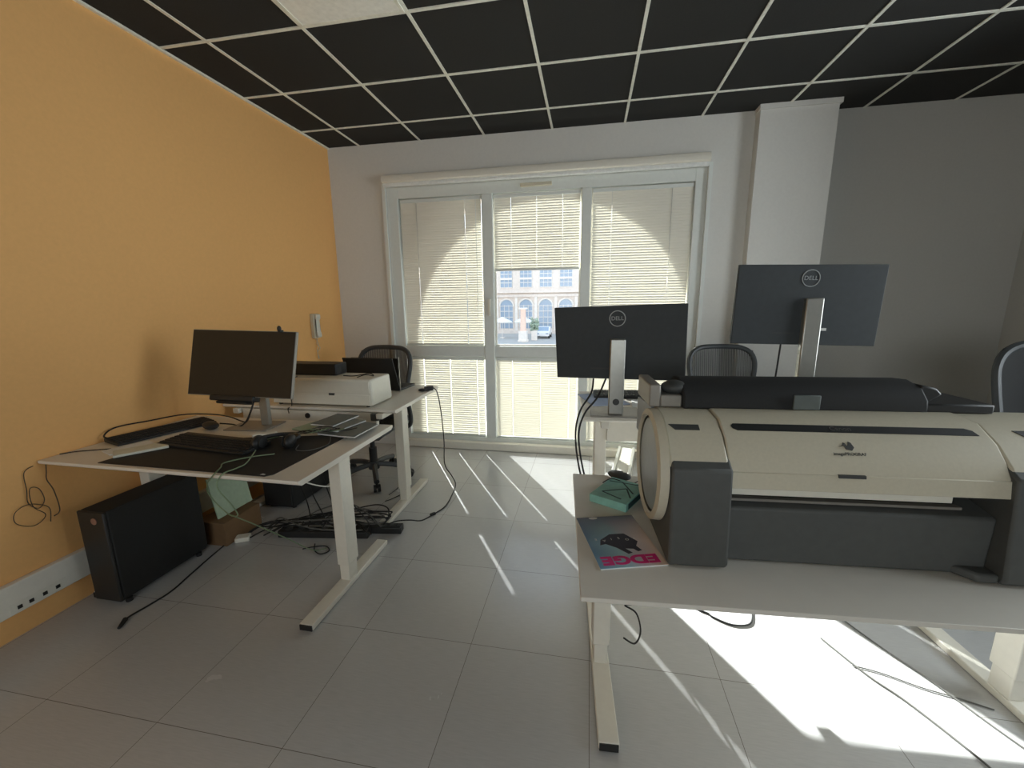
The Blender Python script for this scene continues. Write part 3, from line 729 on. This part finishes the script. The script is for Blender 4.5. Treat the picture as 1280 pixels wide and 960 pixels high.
ad = MB().box(-.055, .055, -.022, .022, 0, .026).build('power_adapter', 'white_plastic', bevel=.006); tag(ad, 'white power adapter behind the headphones on the left desk', 'adapter'); ad.location = (-1.66, 1.80, ZL+.0045); ad.rotation_euler = (0, 0, math.radians(24))
# stack of tablets and notebooks at the back right corner of the desk
def slab(name, label, cat, c, w, d, hgt, rz, m, zz, edge=None):
    t = thing(name, label, cat, (c[0], c[1], zz), math.radians(rz), None)
    MB().box(-w/2, w/2, -d/2, d/2, 0, hgt).build('body' if cat == 'tablet' else 'cover', m, t, bevel=.0025)
    if edge: MB().box(-w/2+.002, w/2+.0006, -d/2-.0006, d/2-.002, hgt*.25, hgt*.75).build('edge' if cat == 'tablet' else 'pages', edge, t)
    return t
slab('notebook', 'dark slate notebook at the bottom of the pile on the left desk', 'notebook', (-1.30, 1.99, 0), .19, .25, .012, -8, 'slate', ZL+.0045, 'paper')
slab('tablet', 'slim tablet with white edge nearest the front in the pile', 'tablet', (-1.205, 1.94, 0), .10, .23, .010, -2, 'slate', ZL+.0045+.0125, 'letter')
slab('notebook', 'grey notebook in the middle of the pile on the left desk', 'notebook', (-1.36, 2.02, 0), .16, .22, .012, -12, 'grey_book', ZL+.0175, 'paper')
slab('tablet', 'grey tablet with silver edge on top of the pile', 'tablet', (-1.42, 2.06, 0), .15, .22, .012, -6, 'slate', ZL+.030, 'letter')
slab('notebook', 'pale green notebook left of the tablet pile', 'notebook', (-1.54, 2.02, 0), .13, .17, .008, -14, 'pale_green', ZL+.001)

def cable(label, pts, r=.003, m='rubber', group=None):
    return tag(MB().tube(pts, r, seg=6).build('cable', m), label, 'cable', group)
k = ZL+.006
cable('black cable looping from the askew keyboard to the left monitor', [(-2.40, 1.615, k+.012), (-2.44, 1.61, k+.03), (-2.452, 1.68, k+.055), (-2.44, 1.85, k+.045), (-2.40, 2.0, k+.04), (-2.25, 2.05, k+.035), (-2.10, 2.03, k+.03), (-1.98, 1.99, k+.02), (-1.93, 1.98, k+.03), (-1.88, 1.99, k+.14), (-1.85, 1.98, k+.2)], .004)
cable('second black cable from the monitor stand toward the mouse', [(-2.07, 1.93, k+.02), (-2.02, 1.97, k+.004), (-1.96, 1.95, k), (-1.92, 1.97, k+.04), (-1.87, 1.99, k+.16), (-1.84, 1.99, k+.2)], .004)
cable('thin black cable lying along the wall edge of the left desk', [(-2.455, 1.43, k-.002), (-2.42, 1.47, k-.002), (-2.36, 1.50, k-.002), (-2.29, 1.53, k-.002)], .0025)
gk = k+.003
cable('green cable drooping over the front edge of the left desk', [(-1.50, 1.56, gk+.02), (-1.46, 1.46, gk), (-1.455, 1.40, gk), (-1.47, 1.345, ZL+.004), (-1.49, 1.335, ZL-.05), (-1.46, 1.36, .62), (-1.48, 1.40, .55), (-1.56, 1.44, .52), (-1.65, 1.47, .545), (-1.66, 1.44, .62), (-1.60, 1.39, .69), (-1.53, 1.345, ZL-.02), (-1.50, 1.338, ZL+.006), (-1.53, 1.40, gk), (-1.56, 1.45, gk), (-1.50, 1.53, gk), (-1.42, 1.58, gk)], .0028, 'green_cable')
cable('green cable running down to the floor under the left desk', [(-1.56, 1.44, .522), (-1.60, 1.6, .38), (-1.60, 1.8, .18), (-1.58, 1.95, .02), (-1.52, 2.0, .004)], .0028, 'green_cable')
for i in range(7):
    x = -1.62+.03*i
    m = ['rubber', 'green_cable', 'grey_cable'][i % 3]
    cable('tangled thin cable among the notebooks and headphones on the left desk', [(x-.05+random.uniform(-.03, .03), 1.72+.03*i+random.uniform(-.02, .02), k+.005), (x+.05, 1.80+.02*i, k+.012+.004*i), (x+.16, 1.83+.015*i, k+.02), (x+.24, 1.90+random.uniform(-.04, .04), k+.036)], .0025, m, 'tangled cables on the left desk')
cable('thin cable ring on the right part of the desk mat', [(-1.40, 1.72, k), (-1.36, 1.65, k), (-1.29, 1.66, k), (-1.26, 1.75, k), (-1.30, 1.83, k+.01)], .002, 'grey_cable')
# loop of cable hanging on the left wall below the desk corner
wx = XL+.012
cable('coiled dark cable hanging on the orange wall below the desk corner', [(wx, 1.335, .74), (wx, 1.30, .72), (wx, 1.295, .64), (wx, 1.29, .58), (wx, 1.32, .54), (wx, 1.345, .57), (wx, 1.335, .63), (wx, 1.305, .64), (wx+.004, 1.30, .56), (wx+.004, 1.335, .50), (wx+.004, 1.29, .47), (wx+.004, 1.235, .51), (wx+.004, 1.24, .56), (wx+.006, 1.29, .575), (wx+.006, 1.35, .53), (wx+.006, 1.345, .46)], .0018, 'brown_cable')
cable('dark cable with a plug hanging by the wall under the desk', [(wx+.008, 1.375, .74), (wx+.008, 1.37, .70), (wx+.008, 1.365, .66), (wx+.008, 1.38, .60), (wx+.008, 1.385, .50), (wx+.008, 1.36, .48)], .0022, 'brown_cable')

# ------------------------------------------------------------------ under the left desk
pcx = thing('computer_tower', 'black desktop computer tower standing under the left desk', 'computer', (-2.283, 1.625, 0))
MB().prism([(-.078, .05), (-.06, .02), (.06, .02), (.078, .05), (.078, .50), (-.078, .50)], 'y', -.225, .235).build('case', 'black_soft', pcx, bevel=.008)
MB().box(-.078, .078, -.24, -.225, .03, .50).build('front_panel', 'black', pcx, bevel=.006)
MB().cyl((.02, -.240, .455), (.02, -.243, .455), .016).build('badge', 'pinkish', pcx)
for sx in (-.055, .055):
    for yy in (-.19, .19): MB().cyl((sx, yy, 0), (sx, yy, .022), .014).build('rubber_foot', 'rubber', pcx)
cable('black cable with a moulded plug lying on the floor before the tower', [(-2.075, 1.285, .006), (-2.10, 1.33, .008), (-2.09, 1.42, .005), (-2.08, 1.52, .005), (-2.11, 1.66, .005), (-2.15, 1.85, .005), (-2.17, 2.02, .005), (-2.12, 2.19, .005), (-1.98, 2.24, .02)], .004)
pgl = tag(MB().cyl((-2.068, 1.27, .010), (-2.096, 1.318, .011), .007, .011, seg=10).build('plug', 'rubber'), 'black plug on the floor at the end of the tower cable', 'plug')
def power_strip(label, c, rz, L=.5, n=6):
    t = thing('power_strip', label, 'power strip', (c[0], c[1], 0), math.radians(rz))
    MB().box(-L/2, L/2, -.032, .032, .0, .045).build('housing', 'black', t, bevel=.006)
    for i in range(n):
        x = -L/2+.06+i*(L-.12)/(n-1)
        MB().lathe([(.021, 0), (.021, .004), (.017, .004), (.016, .001)], 14, (x, 0, .0445)).build('socket', 'dark', t)
    MB().box(L/2-.03, L/2-.012, -.012, .012, .045, .052).build('switch', 'pinkish' if False else 'dark', t)
    return t
power_strip('black power strip among the cables left of the desk leg', (-1.62, 2.13, 0), 8, .58, 7)
power_strip('black power strip on the floor right of the desk leg', (-1.30, 2.235, 0), 8, .30, 4)
for i in range(20):
    x0 = -2.12+.022*i; p = []; ph = random.uniform(0, 6); yc = 2.06+.012*i; amp = random.uniform(.02, .09); hz = random.uniform(.02, .10)
    L_ = random.uniform(.55, .85)
    for j in range(7):
        t_ = j/6; p.append((x0+L_*t_+.02*math.sin(ph+j), yc+amp*math.sin(ph+t_*5)+.05*t_, .052+hz*math.sin(PI*t_)*(1+.3*math.sin(ph+3*t_))))
    p = [(min(q[0], -1.27), q[1], q[2]) for q in p]
    p[0] = (p[0][0], p[0][1], .006); p[-1] = (p[-1][0], p[-1][1], .05)
    cable('dark cable in the tangle around the power strips under the left desk', p, .0042, ['rubber', 'rubber', 'grey_cable'][i % 3], 'cable tangle under the left desk')
for i in range(5):
    x0 = -1.75+.1*i
    cable('dark cable hanging from the left desk to the power strips', [(x0, 1.95, ZL-.04), (x0+.03, 2.0, .55), (x0+random.uniform(-.06, .06), 2.08, .32), (x0+.04, 2.13, .12), (x0+.02, 2.12, .055)], .0036, 'rubber', 'cables hanging under the left desk')
cable('white cable drooping below the left desk top near the leg', [(-1.62, 1.72, ZL-.04), (-1.55, 1.78, .58), (-1.45, 1.85, .49), (-1.36, 1.90, .47), (-1.30, 1.93, .55), (-1.34, 1.92, .64), (-1.44, 1.86, ZL-.04)], .0035, 'white_cable')
cable('small black cable loop on the floor before the power strips', [(-1.62, 2.03, .005), (-1.58, 1.97, .005), (-1.52, 1.94, .005), (-1.49, 1.98, .005), (-1.54, 2.02, .005), (-1.60, 1.99, .012), (-1.66, 1.97, .005)], .0035)
fo = thing('folder', 'pale green folder leaning on the wall behind the computer tower', 'folder', (-2.24, 2.09, .0), math.radians(0))
MB().box(-.006, .006, -.13, .13, .151, .41, rot=rmat('Y', -10)).build('cover', 'pale_green', fo, bevel=.002)
cbx = thing('cardboard_box', 'brown cardboard box under the pale green folder by the wall', 'box', (-2.24, 2.07, 0))
MB().box(-.10, .10, -.15, .13, 0, .15).build('carton', 'cardboard', cbx, bevel=.003)
wa = MB().box(-.04, .04, -.03, .03, 0, .03).build('power_adapter', 'white_plastic', bevel=.006); tag(wa, 'white power adapter on the floor behind the computer tower', 'adapter'); wa.location = (-2.10, 2.0, 0); wa.rotation_euler = (0, 0, .5)
t2 = thing('computer_tower', 'dark computer tower in shade under the printer desk', 'computer', (-2.17, 2.62, 0))
MB().box(-.12, .12, -.22, .22, .015, .42).build('case', 'black_soft', t2, bevel=.008)
MB().box(-.11, .11, -.228, -.22, .03, .41).build('front_panel', 'black', t2, bevel=.004)
for sx in (-.09, .09):
    for yy in (-.18, .18): MB().cyl((sx, yy, 0), (sx, yy, .018), .014).build('rubber_foot', 'rubber', t2)

# ------------------------------------------------------------------ things on the second left desk
pn = thing('desktop_printer', 'boxy white printer on the second left desk beside the monitor', 'printer', (-1.735, 2.515, Z2))
MB().prism([(-.375, .01), (.365, .01), (.372, .03), (.362, .185), (-.365, .185), (-.375, .03)], 'y', -.125, .14).build('body', 'white_plastic', pn, bevel=.012, seg=3)
MB().box(-.36, .35, -.129, -.124, .095, .175).build('upper_panel', 'white_plastic', pn, bevel=.003)
MB().box(-.36, .35, -.129, -.124, .015, .085).build('paper_drawer', 'white_plastic', pn, bevel=.003)
MB().box(.06, .10, -.131, -.118, .078, .092).build('drawer_handle', 'dark', pn)
MB().box(-.37, .04, .0, .135, .185, .265).build('scanner_lid', 'black', pn, bevel=.008)
MB().box(.374, .378, .02, .05, .06, .10).build('side_button', 'dark', pn) if False else None
for sx in (-.33, .32):
    for yy in (-.10, .11): MB().cyl((sx, yy, 0), (sx, yy, .012), .012).build('rubber_foot', 'rubber', pn)
cable('thin black cable hanging down the front of the white printer', [(-1.93, 2.43, Z2+.19), (-1.955, 2.385, Z2+.17), (-1.958, 2.380, Z2+.08), (-1.95, 2.372, Z2+.005), (-1.95, 2.335, Z2-.01), (-1.94, 2.325, Z2-.04)], .003)
cable('black cables lying on top of the white printer', [(-1.50, 2.45, Z2+.19), (-1.45, 2.47, Z2+.205), (-1.42, 2.52, Z2+.19), (-1.47, 2.55, Z2+.20), (-1.55, 2.50, Z2+.19), (-1.62, 2.48, Z2+.195)], .0035)
lt = thing('laptop', 'open dark laptop facing the window behind the white printer', 'laptop', (-1.64, 2.93, Z2), math.radians(-4))
MB().box(-.215, .215, 0, .14+.10, .002, .018).build('keyboard_base', 'dark', lt, bevel=.003)
ld = MB().box(-.215, .215, -.006, .004, 0, .265).build('lid', 'black', lt, bevel=.003); ld.matrix_local = Matrix.Translation((0, 0, .016)) @ Matrix.Rotation(math.radians(20), 4, 'X')
sc = MB().box(-.205, .205, .004, .0052, .015, .255).build('screen', 'screen', lt); sc.matrix_local = ld.matrix_local.copy()
le = MB().box(.215, .2175, -.004, .003, .0, .265).build('lid_edge', 'silver', lt); le.matrix_local = ld.matrix_local.copy()
kk = MB()
for r in range(5):
    for i in range(15): kk.box(-.19+i*.0255, -.169+i*.0255, .03+r*.022, .047+r*.022, .017, .0195)
kk.build('keys', 'black', lt, smooth=False)
hb = thing('usb_hub', 'small black hub on the right corner of the printer desk', 'hub', (-1.215, 2.985, Z2), math.radians(20))
MB().box(-.04, .03, -.03, .03, 0, .03).build('case', 'black', hb, bevel=.006)
MB().ball((-.055, -.04, .012), .03, .025, .012).build('cable_coil', 'rubber', hb)
cable('black cable hanging from the hub down to the floor by the window', [(-1.185, 2.985, Z2+.02), (-1.155, 2.99, Z2-.02), (-1.13, 2.99, .60), (-1.12, 3.0, .36), (-1.13, 3.02, .16), (-1.08, 3.04, .05), (-1.03, 2.98, .006), (-1.0, 2.80, .005), (-.99, 2.62, .005), (-1.03, 2.50, .005), (-1.08, 2.40, .006), (-1.13, 2.325, .045), (-1.20, 2.29, .052), (-1.26, 2.28, .03)], .0042)
cl = tag(MB().box(-.02, .02, -.010, .010, 0, .016).build('cable_clip', 'rubber', bevel=.004), 'small dark inline switch on the floor cable in the aisle', 'cable'); cl.location = (-1.035, 2.49, .001); cl.rotation_euler = (0, 0, .9)
cable('thin dark cable hanging below the printer desk near the chair, longer one', [(-1.40, 2.95, Z2-.03), (-1.42, 2.95, .5), (-1.43, 2.94, .3), (-1.40, 2.86, .12), (-1.38, 2.78, .02), (-1.42, 2.68, .005), (-1.46, 2.62, .005)], .003)
cable('thin dark cable end lying near the desk foot, shorter one', [(-1.47, 2.92, .006), (-1.47, 2.82, .005), (-1.48, 2.72, .005)], .003)
# intercom handset on the orange wall
ic = thing('intercom', 'white intercom handset hanging on the orange wall', 'intercom', (XL, 3.40, 1.26))
MB().box(0, .035, -.042, .042, -.11, .11).build('wall_plate', 'cream_plastic', ic, bevel=.006)
MB().prism([(.035, -.105), (.062, -.10), (.058, -.06), (.05, -.04), (.05, .05), (.062, .07), (.062, .105), (.035, .11)], 'y', -.028, .028).build('handset', 'white_plastic', ic, bevel=.008) 
MB().tube([(.03, .0, -.11), (.03, -.02, -.16), (.03, .02, -.20), (.03, -.02, -.24), (.02, .0, -.30)], .003).tube([(.02, -.02, -.11), (.02, .02, -.17), (.02, -.01, -.22), (.02, .01, -.30)], .003).build('cord', 'cream_plastic', ic)
ou = thing('wall_socket', 'small white socket low on the wall left of the window', 'socket', (-1.985, YB, .22))
MB().box(-.04, .04, -.03, 0, -.04, .04).build('plate', 'white_plastic', ou, bevel=.004)
MB().box(-.008, .008, -.014, 0, .04, .42).build('conduit', 'white_plastic', ou, bevel=.002)

# ------------------------------------------------------------------ cables on the floor at the right
cable('black cable loop beside the left leg of the plotter desk', [(.165, 1.50, .34), (.20, 1.50, .33), (.225, 1.50, .29), (.20, 1.50, .26), (.17, 1.50, .25), (.215, 1.50, .22), (.235, 1.50, .14), (.215, 1.50, .08), (.17, 1.50, .10)], .0035)
cable('dark cable lying on the floor under the middle of the plotter desk', [(.50, 1.90, .005), (.54, 1.845, .005), (.583, 1.821, .005), (.60, 1.80, .005), (.67, 1.766, .005), (.75, 1.785, .005), (.79, 1.87, .005), (.80, 1.95, .005)], .004)
cable('long grey cable crossing the sunlit floor, nearest the camera', [(1.02, 1.75, .005), (1.10, 1.58, .005), (1.171, 1.477, .005), (1.257, 1.291, .005), (1.29, 1.15, .005)], .0035, 'grey_cable')
cable('long grey cable crossing the sunlit floor toward the desk foot', [(1.15, 1.95, .005), (1.173, 1.887, .005), (1.25, 1.72, .005), (1.317, 1.601, .005), (1.386, 1.441, .005), (1.44, 1.33, .005)], .003, 'grey_cable')
cable('thin grey cable curving across the sunlit floor', [(1.07, 1.62, .004), (1.16, 1.60, .004), (1.262, 1.557, .004), (1.36, 1.53, .004), (1.45, 1.50, .004)], .0025, 'grey_cable')

# ------------------------------------------------------------------ light
w = bpy.data.worlds.new('World'); S.world = w; w.use_nodes = True; nt = w.node_tree
bg = nt.nodes['Background']
tc = nt.nodes.new('ShaderNodeTexCoord'); sp = nt.nodes.new('ShaderNodeSeparateXYZ'); nt.links.new(tc.outputs['Generated'], sp.inputs['Vector'])
rp = nt.nodes.new('ShaderNodeValToRGB'); rp.color_ramp.elements[0].position = 0; rp.color_ramp.elements[0].color = (1, 1, 1, 1)
rp.color_ramp.elements[1].position = .8; rp.color_ramp.elements[1].color = (.62, .78, 1, 1)
nt.links.new(sp.outputs['Z'], rp.inputs['Fac']); nt.links.new(rp.outputs['Color'], bg.inputs['Color'])
bg.inputs['Strength'].default_value = .62
sd = bpy.data.lights.new('Sun', 'SUN'); sd.energy = 10; sd.angle = math.radians(.53); sd.color = (1, .975, .93)
so = bpy.data.objects.new('Sun', sd); C.objects.link(so)
so.rotation_euler = Vector((.525, -.851, -.57)).to_track_quat('-Z', 'Y').to_euler(); so.location = (-6, 12, 8)

ad_ = bpy.data.lights.new('Daylight', 'AREA'); ad_.shape = 'RECTANGLE'; ad_.size = 1.6; ad_.size_y = 1.7; ad_.energy = 25; ad_.color = (.97, .99, 1)  # fill lamp added outside the right opening to brighten the left wall
ao = bpy.data.objects.new('Daylight', ad_); C.objects.link(ao); ao.location = (XR+.45, 1.5, 1.75); ao.rotation_euler = Vector((-1, 0, -.05)).to_track_quat('-Z', 'Y').to_euler()
rd_ = bpy.data.lights.new('RearDaylight', 'AREA'); rd_.shape = 'RECTANGLE'; rd_.size = 3; rd_.size_y = 1.6; rd_.energy = 17; rd_.color = (1, .98, .95)  # fill lamp added outside the rear opening to brighten camera-facing fronts
ro = bpy.data.objects.new('RearDaylight', rd_); C.objects.link(ro); ro.location = (-.1, YR-.3, 1.7); ro.rotation_euler = Vector((0, 1, 0)).to_track_quat('-Z', 'Z').to_euler()
vs = S.view_settings; S.display_settings.display_device = 'sRGB'
vs.view_transform = 'Standard'; vs.look = 'None'; vs.exposure = 1.55; vs.gamma = 1; vs.use_curve_mapping = False
cyc = S.cycles
cyc.use_denoising = True; cyc.max_bounces = 10; cyc.diffuse_bounces = 6; cyc.transparent_max_bounces = 16
cyc.sample_clamp_indirect = 6; cyc.caustics_reflective = False; cyc.caustics_refractive = False
